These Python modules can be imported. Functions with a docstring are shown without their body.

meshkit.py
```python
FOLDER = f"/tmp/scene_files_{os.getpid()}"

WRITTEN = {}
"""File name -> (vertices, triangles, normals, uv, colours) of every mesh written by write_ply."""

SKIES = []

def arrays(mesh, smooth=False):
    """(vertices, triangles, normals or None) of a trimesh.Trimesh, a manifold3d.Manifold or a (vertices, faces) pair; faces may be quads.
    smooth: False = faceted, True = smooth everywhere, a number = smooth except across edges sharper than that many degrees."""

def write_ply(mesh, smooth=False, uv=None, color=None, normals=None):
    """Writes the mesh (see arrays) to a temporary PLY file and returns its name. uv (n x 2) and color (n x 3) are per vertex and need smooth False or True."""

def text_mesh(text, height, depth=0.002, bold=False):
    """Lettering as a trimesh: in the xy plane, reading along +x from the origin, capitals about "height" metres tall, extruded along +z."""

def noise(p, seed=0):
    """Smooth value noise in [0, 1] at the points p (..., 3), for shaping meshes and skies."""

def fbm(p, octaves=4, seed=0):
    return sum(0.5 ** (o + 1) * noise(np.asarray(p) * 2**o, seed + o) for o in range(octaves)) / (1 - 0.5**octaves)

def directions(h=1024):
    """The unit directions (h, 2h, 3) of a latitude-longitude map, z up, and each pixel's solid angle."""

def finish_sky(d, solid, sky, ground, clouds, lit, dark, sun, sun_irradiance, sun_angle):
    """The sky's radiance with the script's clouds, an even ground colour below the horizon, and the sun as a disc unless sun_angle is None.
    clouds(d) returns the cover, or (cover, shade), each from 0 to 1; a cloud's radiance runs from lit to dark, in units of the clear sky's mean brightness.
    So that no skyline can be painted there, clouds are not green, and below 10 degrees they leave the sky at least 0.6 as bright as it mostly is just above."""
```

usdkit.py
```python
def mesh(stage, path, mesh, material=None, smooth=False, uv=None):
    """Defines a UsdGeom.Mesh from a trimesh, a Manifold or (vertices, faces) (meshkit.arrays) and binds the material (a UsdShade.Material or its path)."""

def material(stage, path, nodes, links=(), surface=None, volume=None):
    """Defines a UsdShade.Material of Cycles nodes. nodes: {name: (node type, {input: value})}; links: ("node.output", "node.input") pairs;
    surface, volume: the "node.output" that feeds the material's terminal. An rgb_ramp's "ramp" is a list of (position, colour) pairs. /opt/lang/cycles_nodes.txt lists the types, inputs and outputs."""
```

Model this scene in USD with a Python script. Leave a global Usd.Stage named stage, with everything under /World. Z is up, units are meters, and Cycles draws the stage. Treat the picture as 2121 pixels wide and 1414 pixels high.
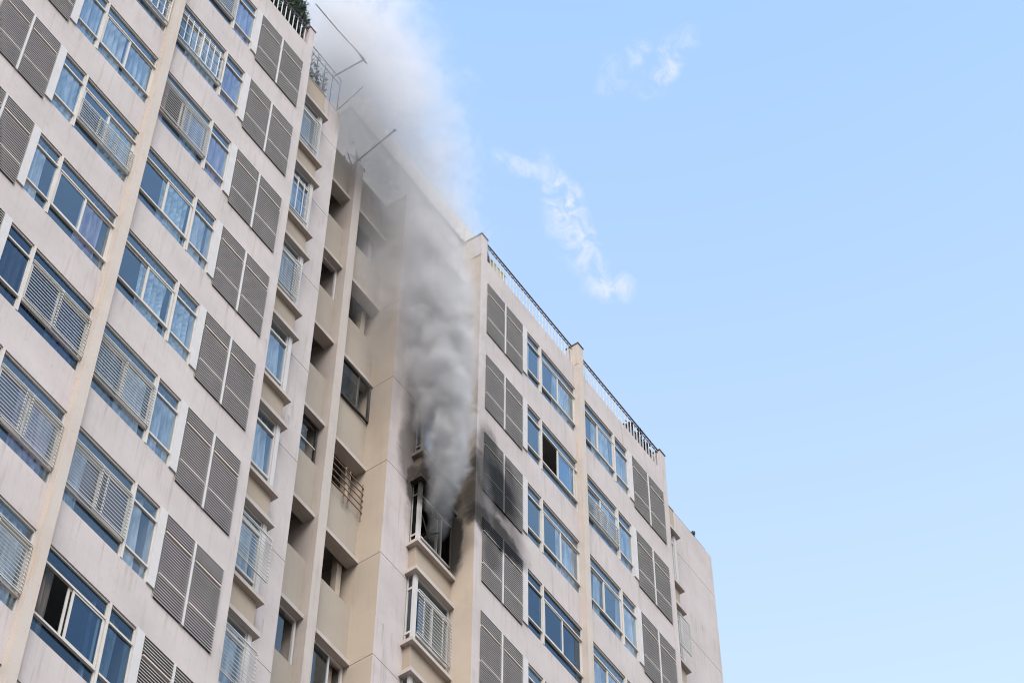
import math, random
import numpy as np
import usdkit, meshkit
from pxr import Usd, UsdGeom, UsdLux, UsdShade, Sdf, Gf

rng = random.Random(11)
stage = Usd.Stage.CreateInMemory()
UsdGeom.SetStageUpAxis(stage, UsdGeom.Tokens.z)
UsdGeom.SetStageMetersPerUnit(stage, 1.0)
UsdGeom.Xform.Define(stage, "/World")
ZO = 48.7          # height of the reference storey's window head above the ground

# ------------------------------------------------------------------ camera
cam = UsdGeom.Camera.Define(stage, "/World/camera")
F = (0.4567971, 0.32340531, 0.82870104); RT = (0.57382805, -0.81896915, 0.00330153); DN = (0.67974832, 0.47402377, -0.55968177)
EYE = (-18.712, -19.079, ZO - 47.096)
cam.AddTransformOp().Set(Gf.Matrix4d(RT[0], RT[1], RT[2], 0, -DN[0], -DN[1], -DN[2], 0, -F[0], -F[1], -F[2], 0, EYE[0], EYE[1], EYE[2], 1))
cam.CreateHorizontalApertureAttr(36.0)
cam.CreateVerticalApertureAttr(24.0)
cam.CreateFocalLengthAttr(36.0 * 5163.56 / 2121)
cam.CreateClippingRangeAttr(Gf.Vec2f(0.1, 20000))
cam.CreateExposureAttr(1.50)

# ------------------------------------------------------------------ sky and sun
SUN_AZ = math.radians(-125)       # towards the sun: left of the facade, a little in front of it
SUN_EL = math.radians(50)
sky = UsdLux.DomeLight.Define(stage, "/World/sky")
sky.GetPrim().SetCustomDataByKey("kind", "structure")
CLOUD = (2.35, 2.32, 2.45); TINT = (0.87, 1.04, 1.08); HAZE = (2.4, 2.62, 2.75)
def dome_material():
    n = {"sky": ("sky_texture", {"sky_type": "single_scattering", "sun_disc": False, "sun_elevation": SUN_EL, "sun_rotation": SUN_AZ,
                                 "altitude": 60.0, "air_density": 1.0, "aerosol_density": 1.5, "ozone_density": 1.0}),
         "hs": ("hsv", {"saturation": 0.8, "value": 1.0, "fac": 1.0}),
         "tc": ("texture_coordinate", {}),
         "bg": ("background_shader", {"strength": 0.15})}
    # the air pales towards the horizon, alike all round
    n["sxyz"] = ("separate_xyz", {}); n["hz"] = ("map_range", {"from_min": 0.90, "from_max": 0.45, "to_min": 0.0, "to_max": 1.0, "clamp": True})
    n["tint"] = ("mix", {"mix_type": "multiply", "fac": 1.0, "color2": TINT}); n["haze"] = ("mix", {"mix_type": "mix", "color2": HAZE})
    l = [("sky.color", "hs.color"), ("hs.color", "tint.color1"), ("tint.color", "haze.color1"), ("tc.generated", "sxyz.vector"), ("sxyz.z", "hz.value"), ("hz.result", "haze.fac")]
    # wisps of thin cloud: each an elongated soft patch of the sky broken up by noise
    l_prev = None
    wisps = [((0.4337, 0.2803, 0.8564), 0.021, 0.0062, (0.86, 0.13, -0.493), 1.0),
             ((0.444, 0.2827, 0.8503), 0.020, 0.007, (0.872, 0.062, -0.486), 0.8),
             ((0.4642, 0.2796, 0.8404), 0.008, 0.006, (0.757, -0.617, -0.215), 0.9),
             ((0.4132, 0.2177, 0.8842), 0.014, 0.005, (-0.155, -0.942, 0.299), 0.95),
             ((0.4055, 0.2256, 0.8858), 0.008, 0.005, (-0.389, -0.836, 0.386), 0.5),
             ((0.4097, 0.2872, 0.8658), 0.012, 0.004, (0.784, -0.594, -0.18), 0.6),
             ((0.4184, 0.2791, 0.8643), 0.007, 0.005, (0.868, 0.151, -0.472), 0.5),
             ((0.406, 0.2376, 0.8824), 0.008, 0.006, (0.244, 0.901, -0.358), 0.35)]
    n["nz"] = ("noise_texture", {"scale": 100.0, "detail": 8.0, "roughness": 0.62, "distortion": 0.8})
    n["nw"] = ("noise_texture", {"scale": 60.0, "detail": 3.0, "roughness": 0.6})
    n["wsub"] = ("mix", {"mix_type": "subtract", "fac": 1.0, "color2": (0.5, 0.5, 0.5)})
    n["wmul"] = ("mix", {"mix_type": "multiply", "fac": 1.0, "color2": (0.012, 0.012, 0.012)})
    n["wadd"] = ("mix", {"mix_type": "add", "fac": 1.0})
    l += [("tc.generated", "nz.vector"), ("tc.generated", "nw.vector"), ("nw.color", "wsub.color1"), ("wsub.color", "wmul.color1"),
          ("tc.generated", "wadd.color1"), ("wmul.color", "wadd.color2")]
    for i, (c, a, b, ax, s) in enumerate(wisps):
        c = np.array(c) / np.linalg.norm(c)
        ax = np.array(ax, float); ax -= c * ax.dot(c); ax /= np.linalg.norm(ax)
        bx = np.cross(c, ax)
        # distance in the patch's own frame: rows of the matrix are given to dot products
        n[f"d{i}"] = ("mix", {"mix_type": "subtract", "fac": 1.0, "color2": tuple(c)})
        l.append(("wadd.color", f"d{i}.color1"))
        parts = []
        for tag, axis, r in (("a", ax, a), ("b", bx, b)):
            n[f"m{tag}{i}"] = ("mix", {"mix_type": "multiply", "fac": 1.0, "color2": tuple(axis / r)})
            n[f"s{tag}{i}"] = ("separate_color", {})
            n[f"p{tag}{i}"] = ("math", {"math_type": "add"}); n[f"q{tag}{i}"] = ("math", {"math_type": "add"}); n[f"r{tag}{i}"] = ("math", {"math_type": "multiply"})
            l += [(f"d{i}.color", f"m{tag}{i}.color1"), (f"m{tag}{i}.color", f"s{tag}{i}.color"), (f"s{tag}{i}.r", f"p{tag}{i}.value1"), (f"s{tag}{i}.g", f"p{tag}{i}.value2"),
                  (f"p{tag}{i}.value", f"q{tag}{i}.value1"), (f"s{tag}{i}.b", f"q{tag}{i}.value2"), (f"q{tag}{i}.value", f"r{tag}{i}.value1"), (f"q{tag}{i}.value", f"r{tag}{i}.value2")]
        n[f"h{i}"] = ("math", {"math_type": "add"})
        n[f"e{i}"] = ("map_range", {"range_type": "smoothstep", "from_min": 2.2, "from_max": 0.0, "to_min": 0.0, "to_max": s, "clamp": True})
        l += [(f"ra{i}.value", f"h{i}.value1"), (f"rb{i}.value", f"h{i}.value2"), (f"h{i}.value", f"e{i}.value")]
        if l_prev is None:
            l_prev = f"e{i}.result"
        else:
            n[f"x{i}"] = ("math", {"math_type": "maximum"})
            l += [(l_prev, f"x{i}.value1"), (f"e{i}.result", f"x{i}.value2")]
            l_prev = f"x{i}.value"
    n["nr"] = ("map_range", {"range_type": "smoothstep", "from_min": 0.36, "from_max": 0.70, "to_min": 0.0, "to_max": 1.0, "clamp": True})
    n["cov"] = ("math", {"math_type": "multiply", "use_clamp": True})
    n["cov2"] = ("math", {"math_type": "multiply", "value2": 0.72, "use_clamp": True})
    n["cl"] = ("mix", {"mix_type": "mix", "color2": CLOUD})
    l += [("nz.fac", "nr.value"), ("nr.result", "cov.value1"), (l_prev, "cov.value2"), ("cov.value", "cov2.value1"), ("cov2.value", "cl.fac"), ("haze.color", "cl.color1"), ("cl.color", "bg.color")]
    return usdkit.material(stage, "/World/Looks/sky_air", n, l, surface="bg.background")

UsdGeom.Scope.Define(stage, "/World/Looks")
UsdShade.MaterialBindingAPI.Apply(sky.GetPrim()).Bind(dome_material())
sun = UsdLux.DistantLight.Define(stage, "/World/sun")
sun.CreateNormalizeAttr(True)
sun.CreateIntensityAttr(0.36)
sun.CreateAngleAttr(50.0)
sun.CreateColorAttr(Gf.Vec3f(1.0, 0.84, 0.72))
_d = np.array([math.sin(SUN_AZ) * math.cos(SUN_EL), math.cos(SUN_AZ) * math.cos(SUN_EL), math.sin(SUN_EL)])
_z = _d; _x = np.cross([0, 0, 1], _z); _x /= np.linalg.norm(_x); _y = np.cross(_z, _x)
sun.AddTransformOp().Set(Gf.Matrix4d(*_x, 0, *_y, 0, *_z, 0, 0, 0, 200, 1))

# ------------------------------------------------------------------ scene helpers
COUNT = {}
def path_for(parent, name):
    k = (parent, name); c = COUNT.get(k, 0); COUNT[k] = c + 1
    return f"{parent}/{name}" + (f"_{c:03d}" if c else "")
def meta(prim, label=None, cat=None, group=None, kind=None):
    for k, v in (("label", label), ("category", cat), ("group", group), ("kind", kind)):
        if v: prim.SetCustomDataByKey(k, v)
def thing(name, label, cat, group=None, at=(0, 0, 0)):
    p = path_for("/World", name)
    x = UsdGeom.Xform.Define(stage, p)
    if any(at): x.AddTranslateOp().Set(Gf.Vec3d(*at))
    meta(x.GetPrim(), label, cat, group)
    return p
BOXF = np.array([[0,2,1],[1,2,3],[4,5,6],[5,7,6],[0,1,4],[1,5,4],[2,6,3],[3,6,7],[0,4,2],[2,4,6],[1,3,5],[3,7,5]])
class MB:
    """collects boxes, bars and tubes of one mesh (z given relative to the reference storey)"""
    def __init__(s): s.v = []; s.f = []; s.n = 0
    def add(s, v, f):
        s.v.append(np.asarray(v, float)); s.f.append(np.asarray(f, int) + s.n); s.n += len(v); return s
    def box(s, x0, x1, y0, y1, z0, z1):
        x0, x1 = sorted((x0, x1)); y0, y1 = sorted((y0, y1)); z0, z1 = sorted((z0, z1))
        v = [(x, y, z) for x in (x0, x1) for y in (y0, y1) for z in (z0, z1)]
        f = np.array([[0,1,3],[0,3,2],[4,6,7],[4,7,5],[0,4,5],[0,5,1],[2,3,7],[2,7,6],[0,2,6],[0,6,4],[1,5,7],[1,7,3]])
        return s.add(v, f)
    def hexa(s, v8):
        f = np.array([[0,1,3],[0,3,2],[4,6,7],[4,7,5],[0,4,5],[0,5,1],[2,3,7],[2,7,6],[0,2,6],[0,6,4],[1,5,7],[1,7,3]])
        return s.add(v8, f)
    def tube(s, pts, r, sides=6):
        p = np.asarray(pts, float); t = np.gradient(p, axis=0); t /= np.linalg.norm(t, axis=1, keepdims=True) + 1e-12
        a = np.cross(t, np.where(np.abs(t[:, 2:]) < 0.9, [0, 0, 1.0], [1.0, 0, 0])); a /= np.linalg.norm(a, axis=1, keepdims=True) + 1e-12
        b = np.cross(t, a); ang = np.arange(sides) * 2 * np.pi / sides
        rr = np.broadcast_to(r, (len(p),))
        v = p[:, None] + rr[:, None, None] * (np.cos(ang)[None, :, None] * a[:, None] + np.sin(ang)[None, :, None] * b[:, None])
        i, j = np.meshgrid(np.arange(len(p) - 1), np.arange(sides), indexing="ij")
        q = np.stack([i * sides + j, i * sides + (j + 1) % sides, (i + 1) * sides + (j + 1) % sides, (i + 1) * sides + j], -1).reshape(-1, 4)
        f = [np.vstack([q[:, [0, 1, 2]], q[:, [0, 2, 3]]])]
        k = len(p) - 1
        f.append(np.array([[0, j + 1, j] for j in range(1, sides - 1)] + [[k * sides, k * sides + j, k * sides + j + 1] for j in range(1, sides - 1)]))
        return s.add(v.reshape(-1, 3), np.vstack(f))
    def build(s, name, mat, parent="/World", smooth=False, **kw):
        v = np.vstack(s.v) + np.array([0, 0, ZO]); f = np.vstack(s.f)
        p = path_for(parent, name)
        m = usdkit.mesh(stage, p, (v, f), mat, smooth=smooth)
        if kw: meta(m.GetPrim(), **kw)
        return p

# ------------------------------------------------------------------ materials
# soot: ellipsoids (centre, radii, strength) in the building's frame, roughened by noise
SOOT = [((7.66, 0.0, -5.98), (1.22, 0.6, 0.58), 0.98), ((7.25, 0.0, -5.4), (0.60, 0.6, 0.85), 0.85), ((7.75, 0.0, -5.6), (1.10, 0.6, 0.95), 0.60),
        ((7.58, 0.0, -4.55), (0.98, 0.6, 1.05), 0.93), ((7.35, 0.0, -3.5), (0.42, 0.5, 0.95), 0.6), ((7.95, 0.0, -3.9), (0.5, 0.5, 0.8), 0.5), ((7.5, 0.0, -7.0), (0.3, 0.4, 0.5), 0.4),
        ((6.95, 0.50, -6.75), (0.3, 0.26, 1.25), 0.95), ((6.95, 0.40, -4.9), (0.3, 0.42, 1.9), 0.62), ((6.3, 0.5, -5.6), (0.9, 0.5, 0.75), 0.90),
        ((5.72, 0.7, -5.9), (0.24, 0.4, 0.80), 0.90), ((5.60, 0.7, -4.9), (0.44, 0.5, 1.5), 0.66), ((6.2, 0.6, -3.6), (1.0, 0.6, 2.0), 0.5), ((4.9, 1.0, -2.6), (0.35, 0.5, 3.4), 0.25),
        ((6.5, 0.9, -7.0), (0.9, 1.0, 0.8), 0.6), ((5.80, 0.57, -6.0), (0.3, 0.2, 0.75), 0.97), ((6.5, 0.5, -5.95), (0.6, 0.3, 0.5), 0.97)]
def soot_nodes(n, l, color_in):
    """mixes soot over the colour socket color_in and returns the new socket"""
    n["geo"] = ("geometry", {})
    n["sn"] = ("noise_texture", {"scale": 2.2, "detail": 6.0, "roughness": 0.65})
    n["ss"] = ("mix", {"mix_type": "subtract", "fac": 1.0, "color2": (0.5, 0.5, 0.5)})
    n["sm"] = ("mix", {"mix_type": "multiply", "fac": 1.0, "color2": (0.35, 0.25, 0.9)})
    n["sa"] = ("mix", {"mix_type": "add", "fac": 1.0})
    l += [("geo.position", "sn.vector"), ("sn.color", "ss.color1"), ("ss.color", "sm.color1"), ("geo.position", "sa.color1"), ("sm.color", "sa.color2")]
    prev = None
    for i, (c, r, s) in enumerate(SOOT):
        n[f"so{i}"] = ("mix", {"mix_type": "subtract", "fac": 1.0, "color2": (c[0], c[1], c[2] + ZO)})
        n[f"sd{i}"] = ("mix", {"mix_type": "multiply", "fac": 1.0, "color2": (1 / r[0], 1 / r[1], 1 / r[2])})
        n[f"sl{i}"] = ("vector_math", {"math_type": "length"})
        n[f"sr{i}"] = ("map_range", {"range_type": "smoothstep", "from_min": 1.22, "from_max": 0.58, "to_min": 0.0, "to_max": s, "clamp": True})
        l += [("sa.color", f"so{i}.color1"), (f"so{i}.color", f"sd{i}.color1"), (f"sd{i}.color", f"sl{i}.vector1"), (f"sl{i}.value", f"sr{i}.value")]
        if prev is None: prev = f"sr{i}.result"
        else:
            n[f"sx{i}"] = ("math", {"math_type": "maximum"})
            l += [(prev, f"sx{i}.value1"), (f"sr{i}.result", f"sx{i}.value2")]; prev = f"sx{i}.value"
    n["smix"] = ("mix", {"mix_type": "mix", "color2": (0.020, 0.016, 0.014)})
    l += [(prev, "smix.fac"), (color_in, "smix.color1")]
    return "smix.color"

def paint(name, base, dirt=(0.30, 0.26, 0.22), stain=0.35, soot=True, rough=0.85, patch=0.06, sills=0.0):
    """weathered masonry paint: cloudy tone, rain streaks running down, fine cracks, light relief"""
    b = np.array(base)
    n = {"g2": ("geometry", {}),
         "big": ("noise_texture", {"scale": 0.9, "detail": 5.0, "roughness": 0.6}),
         "bigr": ("rgb_ramp", {"ramp": [(0.3, tuple(b * (1 - patch))), (0.5, tuple(b)), (0.72, tuple(np.minimum(b * (1 + patch), 0.9)))]}),
         "mp": ("mapping", {"scale": (5.0, 5.0, 0.28)}),
         "str": ("noise_texture", {"scale": 1.6, "detail": 5.0, "roughness": 0.65}),
         "strr": ("map_range", {"range_type": "smoothstep", "from_min": 0.52, "from_max": 0.76, "to_min": 0.0, "to_max": stain, "clamp": True}),
         "mixs": ("mix", {"mix_type": "mix", "color2": dirt}),
         "sp": ("noise_texture", {"scale": 7.0, "detail": 6.0, "roughness": 0.75}),
         "spr": ("map_range", {"range_type": "smoothstep", "from_min": 0.55, "from_max": 0.76, "to_min": 0.0, "to_max": stain * 0.7, "clamp": True}),
         "mixp": ("mix", {"mix_type": "mix", "color2": tuple(np.array(dirt) * 0.8)}),
         "fine": ("noise_texture", {"scale": 35.0, "detail": 4.0, "roughness": 0.7}),
         "bmp": ("bump", {"strength": 0.18, "distance": 0.02}),
         "p": ("principled_bsdf", {"roughness": rough, "specular_ior_level": 0.25})}
    l = [("g2.position", "big.vector"), ("big.fac", "bigr.fac"), ("g2.position", "mp.vector"), ("mp.vector", "str.vector"), ("str.fac", "strr.value"),
         ("strr.result", "mixs.fac"), ("bigr.color", "mixs.color1"), ("g2.position", "sp.vector"), ("sp.fac", "spr.value"), ("spr.result", "mixp.fac"), ("mixs.color", "mixp.color1"),
         ("g2.position", "fine.vector"), ("fine.fac", "bmp.height"), ("bmp.normal", "p.normal")]
    out = "mixp.color"
    if sills:   # dribbles that start under each window sill and fade out downwards
        n.update({"zs": ("separate_xyz", {}), "zm": ("math", {"math_type": "multiply_add", "value2": -1.0, "value3": ZO - 1.92 + 60.0}), "zf": ("math", {"math_type": "modulo", "value2": 3.0}),
                  "zr": ("map_range", {"range_type": "smoothstep", "from_min": 0.95, "from_max": 0.0, "to_min": 0.0, "to_max": sills, "clamp": True}),
                  "dm": ("mapping", {"scale": (9.0, 1.0, 0.35)}), "dn": ("noise_texture", {"scale": 1.0, "detail": 4.0, "roughness": 0.7}),
                  "dr": ("map_range", {"range_type": "smoothstep", "from_min": 0.52, "from_max": 0.72, "to_min": 0.0, "to_max": 1.0, "clamp": True}),
                  "dx": ("math", {"math_type": "multiply"}), "mixd": ("mix", {"mix_type": "mix", "color2": (0.20, 0.175, 0.155)})})
        l += [("g2.position", "zs.vector"), ("zs.z", "zm.value1"), ("zm.value", "zf.value1"), ("zf.value", "zr.value"), ("g2.position", "dm.vector"), ("dm.vector", "dn.vector"), ("dn.fac", "dr.value"),
              ("zr.result", "dx.value1"), ("dr.result", "dx.value2"), ("dx.value", "mixd.fac"), (out, "mixd.color1")]
        out = "mixd.color"
    if soot: out = soot_nodes(n, l, out)
    l.append((out, "p.base_color"))
    return usdkit.material(stage, f"/World/Looks/{name}", n, l, surface="p.BSDF")
def plain(name, color, rough=0.5, soot=False, metallic=0.0, var=0.08, scale=3.0):
    c = np.array(color)
    n = {"g2": ("geometry", {}), "nz": ("noise_texture", {"scale": scale, "detail": 4.0, "roughness": 0.6}),
         "r": ("rgb_ramp", {"ramp": [(0.3, tuple(c * (1 - var))), (0.7, tuple(np.minimum(c * (1 + var), 0.95)))]}),
         "p": ("principled_bsdf", {"roughness": rough, "metallic": metallic, "specular_ior_level": 0.3})}
    l = [("g2.position", "nz.vector"), ("nz.fac", "r.fac")]
    out = "r.color"
    if soot: out = soot_nodes(n, l, out)
    l.append((out, "p.base_color"))
    return usdkit.material(stage, f"/World/Looks/{name}", n, l, surface="p.BSDF")
def glass(name, tint, refl=(0.85, 0.92, 1.0), ior=1.75):
    f0 = ((ior - 1) / (ior + 1)) ** 2
    n = {"lw": ("layer_weight", {"blend": 0.5}), "pw": ("math", {"math_type": "power", "value2": 5.0}), "fr": ("math", {"math_type": "multiply_add", "value2": 1 - f0, "value3": f0}), "t": ("transparent_bsdf", {"color": tint}),
         "geo": ("geometry", {}), "nz": ("noise_texture", {"scale": 1.3, "detail": 2.0}), "b": ("bump", {"strength": 0.05, "distance": 0.02}),
         "gl": ("glossy_bsdf", {"color": refl, "roughness": 0.02}), "m": ("mix_closure", {})}
    l = [("geo.position", "nz.vector"), ("nz.fac", "b.height"), ("b.normal", "gl.normal"), ("lw.facing", "pw.value1"), ("pw.value", "fr.value1"), ("fr.value", "m.fac"), ("t.BSDF", "m.closure1"), ("gl.BSDF", "m.closure2")]
    return usdkit.material(stage, f"/World/Looks/{name}", n, l, surface="m.closure")
def cloth(name, c1, c2, freq=9.0, trans=0.45, check=False):
    """curtain cloth: soft vertical tone bands, lets some light through"""
    n = {"g2": ("geometry", {}), "mp": ("mapping", {"scale": (freq, freq, 0.9 if not check else freq)}), "nz": ("noise_texture", {"scale": 1.0, "detail": 3.0, "roughness": 0.6}),
         "r": ("rgb_ramp", {"ramp": [(0.35, c1), (0.65, c2)]}), "d": ("diffuse_bsdf", {}), "t": ("translucent_bsdf", {}), "m": ("mix_closure", {"fac": trans})}
    l = [("g2.position", "mp.vector"), ("mp.vector", "nz.vector"), ("nz.fac", "r.fac"), ("r.color", "d.color"), ("r.color", "t.color"), ("d.BSDF", "m.closure1"), ("t.BSDF", "m.closure2")]
    return usdkit.material(stage, f"/World/Looks/{name}", n, l, surface="m.closure")
def leafmat(name, c):
    n = {"oi": ("geometry", {}), "r": ("rgb_ramp", {"ramp": [(0.0, tuple(np.array(c) * 0.6)), (1.0, tuple(np.array(c) * 1.5))]}),
         "d": ("principled_bsdf", {"roughness": 0.55}), "t": ("translucent_bsdf", {}), "m": ("mix_closure", {"fac": 0.3})}
    l = [("oi.random_per_island", "r.fac"), ("r.color", "d.base_color"), ("r.color", "t.color"), ("d.BSDF", "m.closure1"), ("t.BSDF", "m.closure2")]
    return usdkit.material(stage, f"/World/Looks/{name}", n, l, surface="m.closure")

WALL = paint("wall_paint", (0.452, 0.409, 0.408), stain=0.6, patch=0.09, sills=0.5)
PILA = paint("pilaster_paint", (0.46, 0.41, 0.375), dirt=(0.44, 0.29, 0.17), stain=0.6)
SIDE = paint("side_paint", (0.445, 0.38, 0.318), stain=0.3)
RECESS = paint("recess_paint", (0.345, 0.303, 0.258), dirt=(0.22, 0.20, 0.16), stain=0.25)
BEIGE = paint("bay_panel_paint", (0.355, 0.295, 0.24), stain=0.2)
TRIM = paint("trim_paint", (0.44, 0.395, 0.37), dirt=(0.28, 0.24, 0.2), stain=0.4)
PIER = plain("pier_paint", (0.49, 0.475, 0.48), 0.6, soot=True, var=0.05)
FRAME = plain("frame_paint", (0.50, 0.47, 0.44), 0.5, soot=True, var=0.06)
DARKFRAME = plain("dark_frame", (0.035, 0.033, 0.033), 0.4)
SLAT = plain("slat_paint", (0.365, 0.348, 0.338), 0.5, soot=True, var=0.1, scale=1.5)
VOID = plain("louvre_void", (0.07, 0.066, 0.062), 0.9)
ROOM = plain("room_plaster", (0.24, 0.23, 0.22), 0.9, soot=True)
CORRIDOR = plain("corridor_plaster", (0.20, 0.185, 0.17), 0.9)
GRILLE = plain("grille_metal", (0.54, 0.54, 0.53), 0.4, var=0.1)
RUST = plain("brown_rail_metal", (0.22, 0.16, 0.12), 0.6)
RAILDARK = plain("rail_dark_metal", (0.12, 0.11, 0.125), 0.5)
RAILWHITE = plain("rail_white_metal", (0.55, 0.55, 0.57), 0.5)
BLUEGLASS = glass("tinted_pane", (0.885, 0.932, 0.968), refl=(0.72, 0.88, 1.0), ior=1.6)
DEEPGLASS = glass("deep_blue_pane", (0.62, 0.71, 0.78), refl=(0.52, 0.68, 0.86), ior=1.6)
CLEARGLASS = glass("clear_pane", (0.70, 0.78, 0.80), ior=1.5)
DARKGLASS = glass("sooty_pane", (0.12, 0.13, 0.14), refl=(0.35, 0.35, 0.36), ior=1.5)
ROOFM = plain("roof_screed", (0.30, 0.29, 0.27), 0.9)
COREM = paint("core_paint", (0.40, 0.37, 0.35), stain=0.2, soot=False)
COREB = paint("core_band_paint", (0.52, 0.49, 0.47), stain=0.2, soot=False)
CHAR = plain("charred", (0.02, 0.019, 0.018), 0.9)

# ------------------------------------------------------------------ ground
gm = usdkit.material(stage, "/World/Looks/ground_paving", {"g": ("geometry", {}), "n": ("noise_texture", {"scale": 0.6, "detail": 6.0}), "r": ("rgb_ramp", {"ramp": [(0.3, (0.06, 0.046, 0.034)), (0.7, (0.10, 0.078, 0.058))]}),
     "p": ("principled_bsdf", {"roughness": 0.9})}, [("g.position", "n.vector"), ("n.fac", "r.fac"), ("r.color", "p.base_color")], surface="p.BSDF")
g = MB(); S = 3000.0
g.add([(-S, -S, -ZO), (S, -S, -ZO), (S, S, -ZO), (-S, S, -ZO)], [[0, 1, 2], [0, 2, 3]])
g.build("ground", gm, kind="structure")

# ================================================================== the building
B = thing("apartment_building", "tall pale concrete apartment building with louvres, blue windows and a burnt flat", "building")
SLATS_SINGLE = [290]; BARS_SINGLE = [290]
slat_rest, bar_rest = MB(), MB()
H = 3.0

def slat(m, x0, x1, z):
    """one louvre blade: sloping plate with a short upright lip at its outer edge"""
    x0, x1 = sorted((x0, x1)); t = 0.006
    yo, yi = -0.030, 0.035
    zo, zi = z, z + 0.040
    v = [(x, y, zz) for x in (x0, x1) for y, zz in ((yo, zo), (yo, zo + 0.019), (yi, zi), (yi, zi + t))]
    return m.hexa(v)

def louvre(x0, x1, zt, single, burnt=False):
    """a framed louvre panel: stiles at its ends, two rails, blades between"""
    x0, x1 = sorted((x0, x1)); zb = zt - 2.10
    m = MB()
    m.box(x0, x0 + 0.02, -0.004, 0.06, zb, zt); m.box(x1 - 0.02, x1, -0.004, 0.06, zb, zt)
    rails = (zt - 0.45, zt - 1.49)
    for zr in rails: m.box(x0 + 0.02, x1 - 0.02, -0.040, 0.05, zr - 0.016, zr + 0.016)
    p = m.build("louvre_panel", FRAME, B)
    z = zb + 0.02
    while z < zt - 0.03:
        if all(abs(z + 0.011 - zr) > 0.036 for zr in rails):
            if single and SLATS_SINGLE[0] > 0:
                slat(MB(), x0 + 0.002, x1 - 0.002, z).build("slat", SLAT, p); SLATS_SINGLE[0] -= 1
            else:
                slat(slat_rest, x0 + 0.002, x1 - 0.002, z)
        z += 0.066
    return p

def pane(p, x0, x1, y, z0, z1, mat=None, t=0.006):
    MB().box(x0, x1, y, y + t, z0, z1).build("pane", mat or BLUEGLASS, p)

def bar(p, x0, x1, y0, y1, z0, z1):
    if BARS_SINGLE[0] > 0:
        MB().box(x0, x1, y0, y1, z0, z1).build("bar", GRILLE, p); BARS_SINGLE[0] -= 1
    else: bar_rest.box(x0, x1, y0, y1, z0, z1)

def grille_h(x0, x1, zt, zb, y=-0.022, n=13, strips=(), side=True):
    """security grille of level bars between uprights, with toothed strips where the bars pass"""
    x0, x1 = sorted((x0, x1))
    m = MB()
    m.box(x0, x1, y - 0.012, y + 0.012, zb - 0.02, zb); m.box(x0, x1, y - 0.012, y + 0.012, zt, zt + 0.02)
    for xs in [x1 - 0.025] + list(strips):
        m.box(xs, xs + 0.028, y - 0.004, y + 0.008, zb, zt)
        for i in range(n):
            zc = zb + (zt - zb) * (i + 0.5) / n
            m.box(xs - 0.010, xs + 0.030, y - 0.022, y - 0.012, zc - 0.009, zc + 0.009)
    if side:
        m.box(x1 - 0.02, x1, y + 0.01, 0.07, zt, zt + 0.02); m.box(x1 - 0.02, x1, y + 0.012, 0.07, zb - 0.02, zb)
    p = m.build("window_grille", GRILLE, B)
    for i in range(n):
        zc = zb + (zt - zb) * (i + 0.5) / n
        bar(p, x0 + 0.01, x1 - 0.03, y - 0.012, y - 0.003, zc - 0.0065, zc + 0.0065)
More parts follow.
